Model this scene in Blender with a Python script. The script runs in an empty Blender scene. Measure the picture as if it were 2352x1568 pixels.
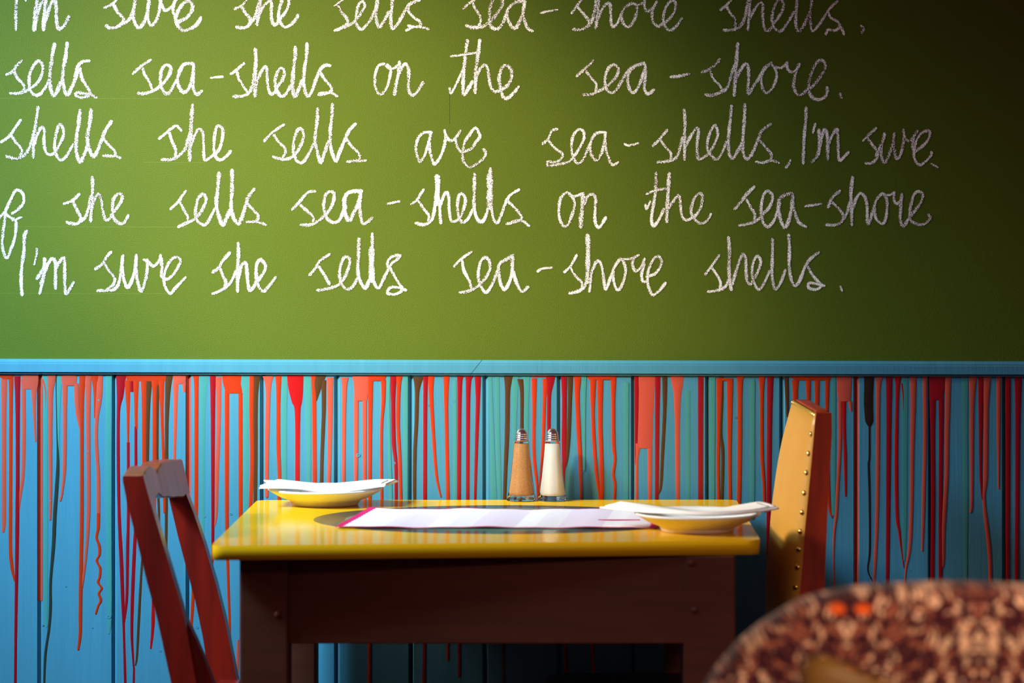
import bpy, bmesh, math, random
from mathutils import Vector
random.seed(7)
SC = bpy.context.scene
COL = SC.collection
# ------------------------------------------------------------------ camera
F = 6600.0; HZ = 550.0; CZ = 1.135; ZW = 4.30      # focal length in pixels, horizon row, eye height, wall distance
cam = bpy.data.cameras.new('camera'); camo = bpy.data.objects.new('camera', cam); COL.objects.link(camo)
camo.location = (0, -ZW, CZ); camo.rotation_euler = (math.pi/2, 0, 0)
cam.sensor_width = 36; cam.lens = 36*F/2352; cam.shift_y = -(784-HZ)/2352
cam.clip_start = 0.05
cam.dof.use_dof = True; cam.dof.focus_distance = ZW-0.03; cam.dof.aperture_fstop = 4.3
SC.camera = camo
# ------------------------------------------------------------------ world, lights, exposure
w = bpy.data.worlds.new('world'); SC.world = w; w.use_nodes = True
bg = w.node_tree.nodes['Background']; bg.inputs[0].default_value = (1.0, 0.42, 0.50, 1); bg.inputs[1].default_value = 0.12
def area(name, loc, target, sx, sy, power, color):
    l = bpy.data.lights.new(name, 'AREA'); l.shape = 'RECTANGLE'; l.size = sx; l.size_y = sy; l.energy = power; l.color = color
    o = bpy.data.objects.new(name, l); COL.objects.link(o); o.location = loc
    o.rotation_euler = (Vector(target)-Vector(loc)).to_track_quat('-Z', 'Y').to_euler(); return o
def spot(name, loc, target, power, color, angle, blend, radius):
    l = bpy.data.lights.new(name, 'SPOT'); l.energy = power; l.color = color; l.spot_size = math.radians(angle); l.spot_blend = blend
    l.shadow_soft_size = radius
    o = bpy.data.objects.new(name, l); COL.objects.link(o); o.location = loc
    o.rotation_euler = (Vector(target)-Vector(loc)).to_track_quat('-Z', 'Y').to_euler(); return o
wl = area('window_light', (-1.6, -1.2, 2.1), (-0.6, 0.0, 0.94), 0.5, 0.5, 16.7, (0.42, 0.80, 1.0)); wl.data.spread = math.radians(56)
spot('ceiling_spotlight', (-1.6, -2.0, 2.6), (-0.25, 0.0, 1.20), 824, (1.0, 0.81, 0.38), 21.5, 1.0, 0.12)
l2 = area('side_fill_light', (-2.7, -0.72, 2.25), (0.40, -0.32, 0.80), 0.35, 0.4, 3.7, (1.0, 0.86, 0.66)); l2.data.spread = math.radians(28)  # added raking fill, brightens left-facing leather and objects more than the wall
l3 = area('front_fill_light', (0.9, -4.0, 2.3), (0.47, -1.72, 0.58), 0.3, 0.3, 2.6, (1.0, 0.74, 0.54)); l3.data.spread = math.radians(32)  # added warm fill aimed at the floral armchair, not a lamp of the room
SC.view_settings.view_transform = 'Standard'; SC.view_settings.look = 'None'
SC.view_settings.gamma = 1; SC.view_settings.use_curve_mapping = False
SC.view_settings.exposure = 0.0
# ------------------------------------------------------------------ helpers
def P(u, v, Z): return Vector(((u-1176)*Z/F, Z-ZW, CZ-(v-HZ)*Z/F))
def S(r, g, b):
    f = lambda c: (c/255/12.92) if c/255 <= 0.04045 else ((c/255+0.055)/1.055)**2.4
    return (f(r), f(g), f(b), 1)
MATS = {}
def newmat(name, col, rough=0.5, spec=0.5, metal=0.0, coat=0.0, var=0.0, vscale=(8, 8, 8), bump=0.0, bscale=200, col2=None, coatr=0.05, bstretch=(1,1,1), vlo=0.3, vhi=0.7):
    m = bpy.data.materials.new(name); m.use_nodes = True; nt = m.node_tree; b = nt.nodes['Principled BSDF']
    b.inputs['Base Color'].default_value = col; b.inputs['Roughness'].default_value = rough; b.inputs['Metallic'].default_value = metal
    b.inputs['Specular IOR Level'].default_value = spec; b.inputs['Coat Weight'].default_value = coat; b.inputs['Coat Roughness'].default_value = coatr
    tc = nt.nodes.new('ShaderNodeTexCoord')
    if var or col2:
        mp = nt.nodes.new('ShaderNodeMapping'); mp.inputs['Scale'].default_value = vscale; nt.links.new(tc.outputs['Object'], mp.inputs[0])
        n = nt.nodes.new('ShaderNodeTexNoise'); n.inputs['Scale'].default_value = 1; n.inputs['Detail'].default_value = 4; nt.links.new(mp.outputs[0], n.inputs[0])
        mr = nt.nodes.new('ShaderNodeMapRange'); mr.inputs[1].default_value = vlo; mr.inputs[2].default_value = vhi; nt.links.new(n.outputs[0], mr.inputs[0])
        mx = nt.nodes.new('ShaderNodeMix'); mx.data_type = 'RGBA'; nt.links.new(mr.outputs[0], mx.inputs[0])
        c2 = col2 or tuple(c*(1-var) for c in col[:3])+(1,)
        mx.inputs[6].default_value = col; mx.inputs[7].default_value = c2; nt.links.new(mx.outputs[2], b.inputs['Base Color'])
    if bump:
        mp2 = nt.nodes.new('ShaderNodeMapping'); mp2.inputs['Scale'].default_value = bstretch; nt.links.new(tc.outputs['Object'], mp2.inputs[0])
        n2 = nt.nodes.new('ShaderNodeTexNoise'); n2.inputs['Scale'].default_value = bscale; n2.inputs['Detail'].default_value = 2; nt.links.new(mp2.outputs[0], n2.inputs[0])
        bp = nt.nodes.new('ShaderNodeBump'); bp.inputs['Strength'].default_value = bump; bp.inputs['Distance'].default_value = 0.001
        nt.links.new(n2.outputs[0], bp.inputs['Height']); nt.links.new(bp.outputs[0], b.inputs['Normal'])
    MATS[name] = m; return m
def obj(name, bm, mat, parent=None, smooth=False, label=None, category=None, group=None, kind=None):
    me = bpy.data.meshes.new(name)
    if isinstance(bm, bmesh.types.BMesh):
        bmesh.ops.recalc_face_normals(bm, faces=bm.faces); bm.to_mesh(me); bm.free()
    else:
        me.from_pydata(bm[0], [], bm[1]); me.update()
    for f in me.polygons: f.use_smooth = smooth
    o = bpy.data.objects.new(name, me); COL.objects.link(o)
    if mat: me.materials.append(mat)
    if parent: o.parent = parent; o.matrix_parent_inverse = parent.matrix_world.inverted()
    tag(o, label, category, group, kind); return o
def tag(o, label=None, category=None, group=None, kind=None):
    for k, v in (('label', label), ('category', category), ('group', group), ('kind', kind)):
        if v: o[k] = v
    return o
def thing(name, loc, label, category, group=None):
    o = bpy.data.objects.new(name, None); COL.objects.link(o); o.location = loc; o.empty_display_size = 0.05
    o.matrix_world.translation = Vector(loc); bpy.context.view_layer.update()
    return tag(o, label, category, group)
def box(x0, x1, y0, y1, z0, z1, bev=0.0, seg=2):
    bm = bmesh.new(); bmesh.ops.create_cube(bm, size=1)
    for v in bm.verts: v.co = Vector(((x0+x1)/2+v.co.x*(x1-x0), (y0+y1)/2+v.co.y*(y1-y0), (z0+z1)/2+v.co.z*(z1-z0)))
    if bev: bmesh.ops.bevel(bm, geom=bm.edges[:], offset=bev, segments=seg, affect='EDGES', profile=0.5)
    return bm
def prism(pts, d, bev=0.0, seg=2):
    """closed outline of 3D points extruded by vector d"""
    bm = bmesh.new(); a = [bm.verts.new(p) for p in pts]; b = [bm.verts.new(Vector(p)+Vector(d)) for p in pts]
    bm.faces.new(a); bm.faces.new(b[::-1]); n = len(pts)
    for i in range(n): bm.faces.new((a[i], a[(i+1) % n], b[(i+1) % n], b[i]))
    if bev:
        es = [e for e in bm.edges if e.is_manifold and e.calc_face_angle(0) > 0.5]
        bmesh.ops.bevel(bm, geom=es, offset=bev, segments=seg, affect='EDGES', profile=0.5)
    return bm
def lathe(prof, n=48, c=(0, 0, 0), rot=0.0):
    bm = bmesh.new(); rings = []
    for r, z in prof:
        if r < 1e-6: rings.append([bm.verts.new((c[0], c[1], c[2]+z))])
        else: rings.append([bm.verts.new((c[0]+r*math.cos(rot+2*math.pi*i/n), c[1]+r*math.sin(rot+2*math.pi*i/n), c[2]+z)) for i in range(n)])
    for a, b in zip(rings, rings[1:]):
        for i in range(n):
            j = (i+1) % n
            if len(a) == 1 and len(b) == 1: continue
            if len(a) == 1: bm.faces.new((a[0], b[i], b[j]))
            elif len(b) == 1: bm.faces.new((a[i], b[0], a[j]))
            else: bm.faces.new((a[i], b[i], b[j], a[j]))
    return bm
def catmull(pts, n=6):
    q = [pts[0]]+list(pts)+[pts[-1]]; out = []
    for i in range(1, len(q)-2):
        p0, p1, p2, p3 = q[i-1], q[i], q[i+1], q[i+2]
        for k in range(n):
            t = k/n
            out.append(tuple(0.5*(2*b+(c-a)*t+(2*a-5*b+4*c-d)*t*t+(-a+3*b-3*c+d)*t**3) for a, b, c, d in zip(p0, p1, p2, p3)))
    out.append(tuple(pts[-1])); return out
# ------------------------------------------------------------------ materials
newmat('green_paint', S(74, 85, 14), 0.6, 0.15, bump=0.55, bscale=760, var=0.10, vscale=(3, 3, 3))
newmat('blue_paint', S(64, 122, 147), 0.42, 0.3, var=0.10, vscale=(60, 3, 3), bump=0.25, bscale=90, bstretch=(3, 1, 0.15))
DR = {'coral': (255, 98, 76), 'orange': (245, 62, 14), 'crimson': (196, 4, 30), 'red': (232, 10, 20), 'brown': (104, 62, 30), 'teal': (84, 178, 176), 'dark': (52, 66, 60), 'black': (52, 34, 26)}
for k, c in DR.items(): newmat('drip_'+k, tuple(q*0.45 for q in S(*c)[:3])+(1,), 0.32 if k != 'teal' else 0.4, 0.5)
newmat('mahogany', S(146, 24, 8), 0.32, 0.5, coat=0.2, coatr=0.12, vscale=(40, 40, 4), col2=S(98, 12, 5))
newmat('red_wood', S(190, 50, 8), 0.4, 0.5, coat=0.2, coatr=0.2, vscale=(30, 30, 8), col2=S(120, 26, 6))
newmat('dark_wood', S(84, 36, 20), 0.6, 0.25, vscale=(8, 30, 60), col2=S(74, 30, 16))
newmat('seat_leather_dark', S(30, 12, 10), 0.45, 0.4, var=0.3)
newmat('gold_leather', S(201, 143, 55), 0.4, 0.5, var=0.12, vscale=(10, 10, 10), bump=0.2, bscale=300)
newmat('olive_leather', S(136, 96, 36), 0.5, 0.4, var=0.15, vscale=(20, 20, 20))
newmat('brass', S(232, 190, 110), 0.25, 0.5, metal=1.0)
newmat('chrome', S(225, 215, 220), 0.12, 0.5, metal=1.0)
newmat('porcelain', S(240, 240, 242), 0.3, 0.4, coat=0.1)
newmat('napkin_paper', S(255, 250, 248), 0.85, 0.1, bump=0.3, bscale=250)
newmat('mauve_trim', S(205, 30, 100), 0.8, 0.1)
newmat('pepper', S(226, 166, 112), 0.9, 0.05, vscale=(900, 900, 900), col2=S(190, 124, 74))
newmat('salt', S(255, 246, 242), 0.9, 0.05)
newmat('floor_wood', S(92, 60, 38), 0.45, 0.4, vscale=(4, 40, 4), col2=S(70, 42, 26))
newmat('plain_wall', S(150, 130, 90), 0.8, 0.2)
newmat('faint_chalk', S(92, 104, 44), 0.95, 0.05)
def glass():
    m = bpy.data.materials.new('clear_glass'); m.use_nodes = True; b = m.node_tree.nodes['Principled BSDF']
    b.inputs['Transmission Weight'].default_value = 1; b.inputs['Roughness'].default_value = 0.02; b.inputs['IOR'].default_value = 1.45
    b.inputs['Base Color'].default_value = (1, 1, 1, 1); MATS['clear_glass'] = m
glass()
class N:
    """tiny node-graph writer"""
    def __init__(s, m): s.nt = m.node_tree
    def math(s, op, a, b=0.0, clamp=False):
        n = s.nt.nodes.new('ShaderNodeMath'); n.operation = op; n.use_clamp = clamp
        for i, x in enumerate((a, b)):
            if isinstance(x, (int, float)): n.inputs[i].default_value = x
            else: s.nt.links.new(x, n.inputs[i])
        return n.outputs[0]
    def noise(s, vec, scale, detail=2, dist=0.0):
        n = s.nt.nodes.new('ShaderNodeTexNoise'); n.inputs['Scale'].default_value = scale; n.inputs['Detail'].default_value = detail
        n.inputs['Distortion'].default_value = dist; s.nt.links.new(vec, n.inputs[0]); return n.outputs[0]
    def mix(s, f, a, b):
        n = s.nt.nodes.new('ShaderNodeMix'); n.data_type = 'RGBA'
        if isinstance(f, (int, float)): n.inputs[0].default_value = f
        else: s.nt.links.new(f, n.inputs[0])
        for i, x in ((6, a), (7, b)):
            if isinstance(x, tuple): n.inputs[i].default_value = x
            else: s.nt.links.new(x, n.inputs[i])
        return n.outputs[2]
    def obj(s): return s.nt.nodes.new('ShaderNodeTexCoord').outputs['Object']
    def xyz(s, v):
        n = s.nt.nodes.new('ShaderNodeSeparateXYZ'); s.nt.links.new(v, n.inputs[0]); return n.outputs
    def comb(s, x, y, z):
        n = s.nt.nodes.new('ShaderNodeCombineXYZ')
        for i, a in enumerate((x, y, z)):
            if isinstance(a, (int, float)): n.inputs[i].default_value = a
            else: s.nt.links.new(a, n.inputs[i])
        return n.outputs[0]
def chalk():
    m = bpy.data.materials.new('chalk'); m.use_nodes = True; g = N(m); b = m.node_tree.nodes['Principled BSDF']
    b.inputs['Roughness'].default_value = 0.95; b.inputs['Specular IOR Level'].default_value = 0.05
    v = g.obj(); n = g.noise(v, 1250, 1); p = g.noise(v, 22, 2)
    at = m.node_tree.nodes.new('ShaderNodeAttribute'); at.attribute_name = 'edge'; e = at.outputs['Fac']
    e3 = g.math('MULTIPLY', g.math('POWER', e, 3.0), 0.22)
    thr = g.math('ADD', g.math('ADD', e3, 0.425), g.math('MULTIPLY', g.math('SUBTRACT', 0.5, p), 0.35))
    wf = g.math('MULTIPLY', g.math('SUBTRACT', n, thr), 16, True)
    c = g.mix(wf, S(84, 62, 60), S(246, 232, 232)); m.node_tree.links.new(c, b.inputs['Base Color'])
    inner = g.math('MULTIPLY', g.math('SUBTRACT', 1.0, g.math('POWER', e, 2.0)), 0.62)
    al = g.math('MAXIMUM', wf, inner); m.node_tree.links.new(al, b.inputs['Alpha']); MATS['chalk'] = m
chalk()
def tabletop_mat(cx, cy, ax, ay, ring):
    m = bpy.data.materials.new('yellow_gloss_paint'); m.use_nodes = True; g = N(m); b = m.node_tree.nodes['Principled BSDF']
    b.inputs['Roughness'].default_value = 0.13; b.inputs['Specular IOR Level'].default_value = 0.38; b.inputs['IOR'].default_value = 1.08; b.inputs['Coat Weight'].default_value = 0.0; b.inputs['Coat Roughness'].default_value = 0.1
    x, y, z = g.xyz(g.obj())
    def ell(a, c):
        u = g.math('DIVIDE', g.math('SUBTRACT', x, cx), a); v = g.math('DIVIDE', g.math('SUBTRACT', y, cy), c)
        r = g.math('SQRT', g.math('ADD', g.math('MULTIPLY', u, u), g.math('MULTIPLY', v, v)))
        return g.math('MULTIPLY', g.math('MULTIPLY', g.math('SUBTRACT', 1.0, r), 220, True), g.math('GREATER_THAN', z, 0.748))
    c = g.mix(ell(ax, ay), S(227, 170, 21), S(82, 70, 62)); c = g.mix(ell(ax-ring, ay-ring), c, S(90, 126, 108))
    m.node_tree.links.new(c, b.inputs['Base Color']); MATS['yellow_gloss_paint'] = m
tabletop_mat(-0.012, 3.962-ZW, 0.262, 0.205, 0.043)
def mat_mat():
    m = bpy.data.materials.new('placemat_cloth'); m.use_nodes = True; g = N(m); b = m.node_tree.nodes['Principled BSDF']
    b.inputs['Roughness'].default_value = 0.85; b.inputs['Specular IOR Level'].default_value = 0.1
    uv = m.node_tree.nodes.new('ShaderNodeUVMap').outputs[0]; x, y, z = g.xyz(uv)
    s = g.math('GREATER_THAN', g.math('FRACT', g.math('MULTIPLY', x, 3.6)), 0.5)
    s2 = g.math('GREATER_THAN', g.math('FRACT', g.math('ADD', g.math('MULTIPLY', x, 3.6), 0.27)), 0.5)
    c = g.mix(s, S(232, 222, 228), S(222, 202, 220)); c = g.mix(g.math('MULTIPLY', s2, 0.35), c, S(216, 196, 210))
    ln = g.math('GREATER_THAN', g.noise(g.comb(g.math('MULTIPLY', x, 60), g.math('MULTIPLY', y, 26), 0.0), 1.0, 1), 0.62)
    c = g.mix(g.math('MULTIPLY', ln, 0.25), c, S(205, 170, 200))
    m.node_tree.links.new(c, b.inputs['Base Color']); MATS['placemat_cloth'] = m
mat_mat()
def floral():
    m = bpy.data.materials.new('floral_fabric'); m.use_nodes = True; g = N(m); b = m.node_tree.nodes['Principled BSDF']
    b.inputs['Roughness'].default_value = 0.9; b.inputs['Specular IOR Level'].default_value = 0.1; b.inputs['Sheen Weight'].default_value = 0.2
    x, y, z = g.xyz(g.obj())
    mx = g.math('PINGPONG', g.math('SUBTRACT', x, 0.300), 0.118)
    v = g.comb(mx, 0.0, z)
    wv = g.noise(v, 22, 3)
    def vor(scale, sx, rnd=1.0, w=0.03):
        n = m.node_tree.nodes.new('ShaderNodeTexVoronoi'); n.inputs['Scale'].default_value = scale; n.inputs['Randomness'].default_value = rnd
        d = g.math('MULTIPLY', g.math('SUBTRACT', wv, 0.5), w*3)
        vec = g.comb(g.math('ADD', g.math('MULTIPLY', mx, sx), d), 0.0, g.math('ADD', z, d))
        m.node_tree.links.new(vec, n.inputs[0]); return n.outputs['Distance'], n.outputs['Color']
    d1, c1 = vor(98, 1.6, 1.0, 0.02); d2, c2 = vor(170, 0.8, 1.0, 0.02)
    petal = g.math('MULTIPLY', g.math('SUBTRACT', 0.46, d1), 7, True)
    big = g.math('MULTIPLY', g.math('SUBTRACT', g.noise(v, 30, 3), 0.44), 14, True)
    base = g.mix(g.math('MULTIPLY', g.math('SUBTRACT', 0.5, d2), 4, True), S(66, 26, 34), S(168, 96, 72))
    cream = g.mix(g.math('MULTIPLY', g.noise(v, 60, 2), 1.0), S(255, 214, 170), S(236, 176, 142))
    f = g.math('MULTIPLY', petal, big); c = g.mix(f, base, cream)
    def dot(cx, cz, r, c, col):
        u = g.math('SUBTRACT', g.math('ABSOLUTE', g.math('SUBTRACT', x, 0.3035)), cx); q = g.math('MULTIPLY', g.math('SUBTRACT', z, cz), 1.5)
        rr = g.math('SQRT', g.math('ADD', g.math('MULTIPLY', u, u), g.math('MULTIPLY', q, q)))
        return g.mix(g.math('MULTIPLY', g.math('SUBTRACT', r, rr), 400, True), c, col)
    c = dot(0.0115, 0.8035, 0.0085, c, S(240, 96, 30)); c = dot(0.0, 0.7520, 0.004, c, S(240, 110, 50))
    m.node_tree.links.new(c, b.inputs['Base Color']); MATS['floral_fabric'] = m
floral()
# ------------------------------------------------------------------ setting
XL, XR, XT = -2.4, 2.4, 2.7
obj('floor', box(XL, XR, -5.2, 0.1, -0.05, 0.0), MATS['floor_wood'], kind='structure')
RAILZ_T = lambda u: 825.5+6*u/2352          # upper edge of the dado rail, pixel row at column u
wall = obj('wall_back', box(XL, XR, 0.0, 0.10, 0.0, XT), MATS['green_paint'], kind='structure')
# rail: profile swept along x, two lengths meeting in a mitre
def rail(name, u0, u1, mitre0, mitre1):
    Zr = ZW-0.018
    prof = [(0.0, -1.0), (0.010, -1.0), (0.016, 5.0), (0.016, 8.0), (0.018, 9.5), (0.018, 28.0), (0.015, 30.0), (0.015, 33.0), (0.0, 33.0)]
    vs = []; n = len(prof)
    for k, (u, mt) in enumerate(((u0, mitre0), (u1, mitre1))):
        for d, dv in prof:
            uu = u+mt*(1-dv/33.0); p = P(uu, RAILZ_T(uu)+dv, ZW-0.016); vs.append((p.x, -d-0.0005 if d else 0.0, p.z))
    fs = [(i, (i+1) % n, n+(i+1) % n, n+i) for i in range(n)]+[tuple(range(n))[::-1], tuple(range(n, 2*n))]
    return obj(name, (vs, fs), MATS['blue_paint'], kind='structure')
r1 = rail('trim_1', -2350, 1079.0, 0, 26); r2 = rail('trim_2', 1080.2, 4650, 26, 0)

PH = 0.012                                    # plank thickness
ZP = ZW-PH
GP = 170.45
planks = []
wains = bpy.data.objects.new('wall_wainscot', None); COL.objects.link(wains); tag(wains, kind='structure')
k0, k1 = -13, 27
for k in range(k0, k1):
    ua, ub = 92+GP*k, 92+GP*(k+1)
    xa, xb = P(ua, 0, ZP).x, P(ub, 0, ZP).x; g = 0.0003; ch = 0.0040; dp = 0.0055
    zt = P(0, RAILZ_T((ua+ub)/2)+26, ZP).z; jy = random.uniform(-0.0003, 0.0003)
    y0 = -PH+jy
    prof = [(xa+g, 0), (xa+g, y0+dp), (xa+g+ch, y0), (xb-g-ch, y0), (xb-g, y0+dp), (xb-g, 0)]
    bm = prism([(x, y, 0.10) for x, y in prof], (0, 0, zt-0.10))
    o = obj('plank', bm, MATS['blue_paint'], wains); planks.append((ua, ub, o))
obj('baseboard_back', box(XL, XR, -0.028, 0.0, 0.0, 0.10, 0.004), MATS['blue_paint'], kind='structure')
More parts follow.
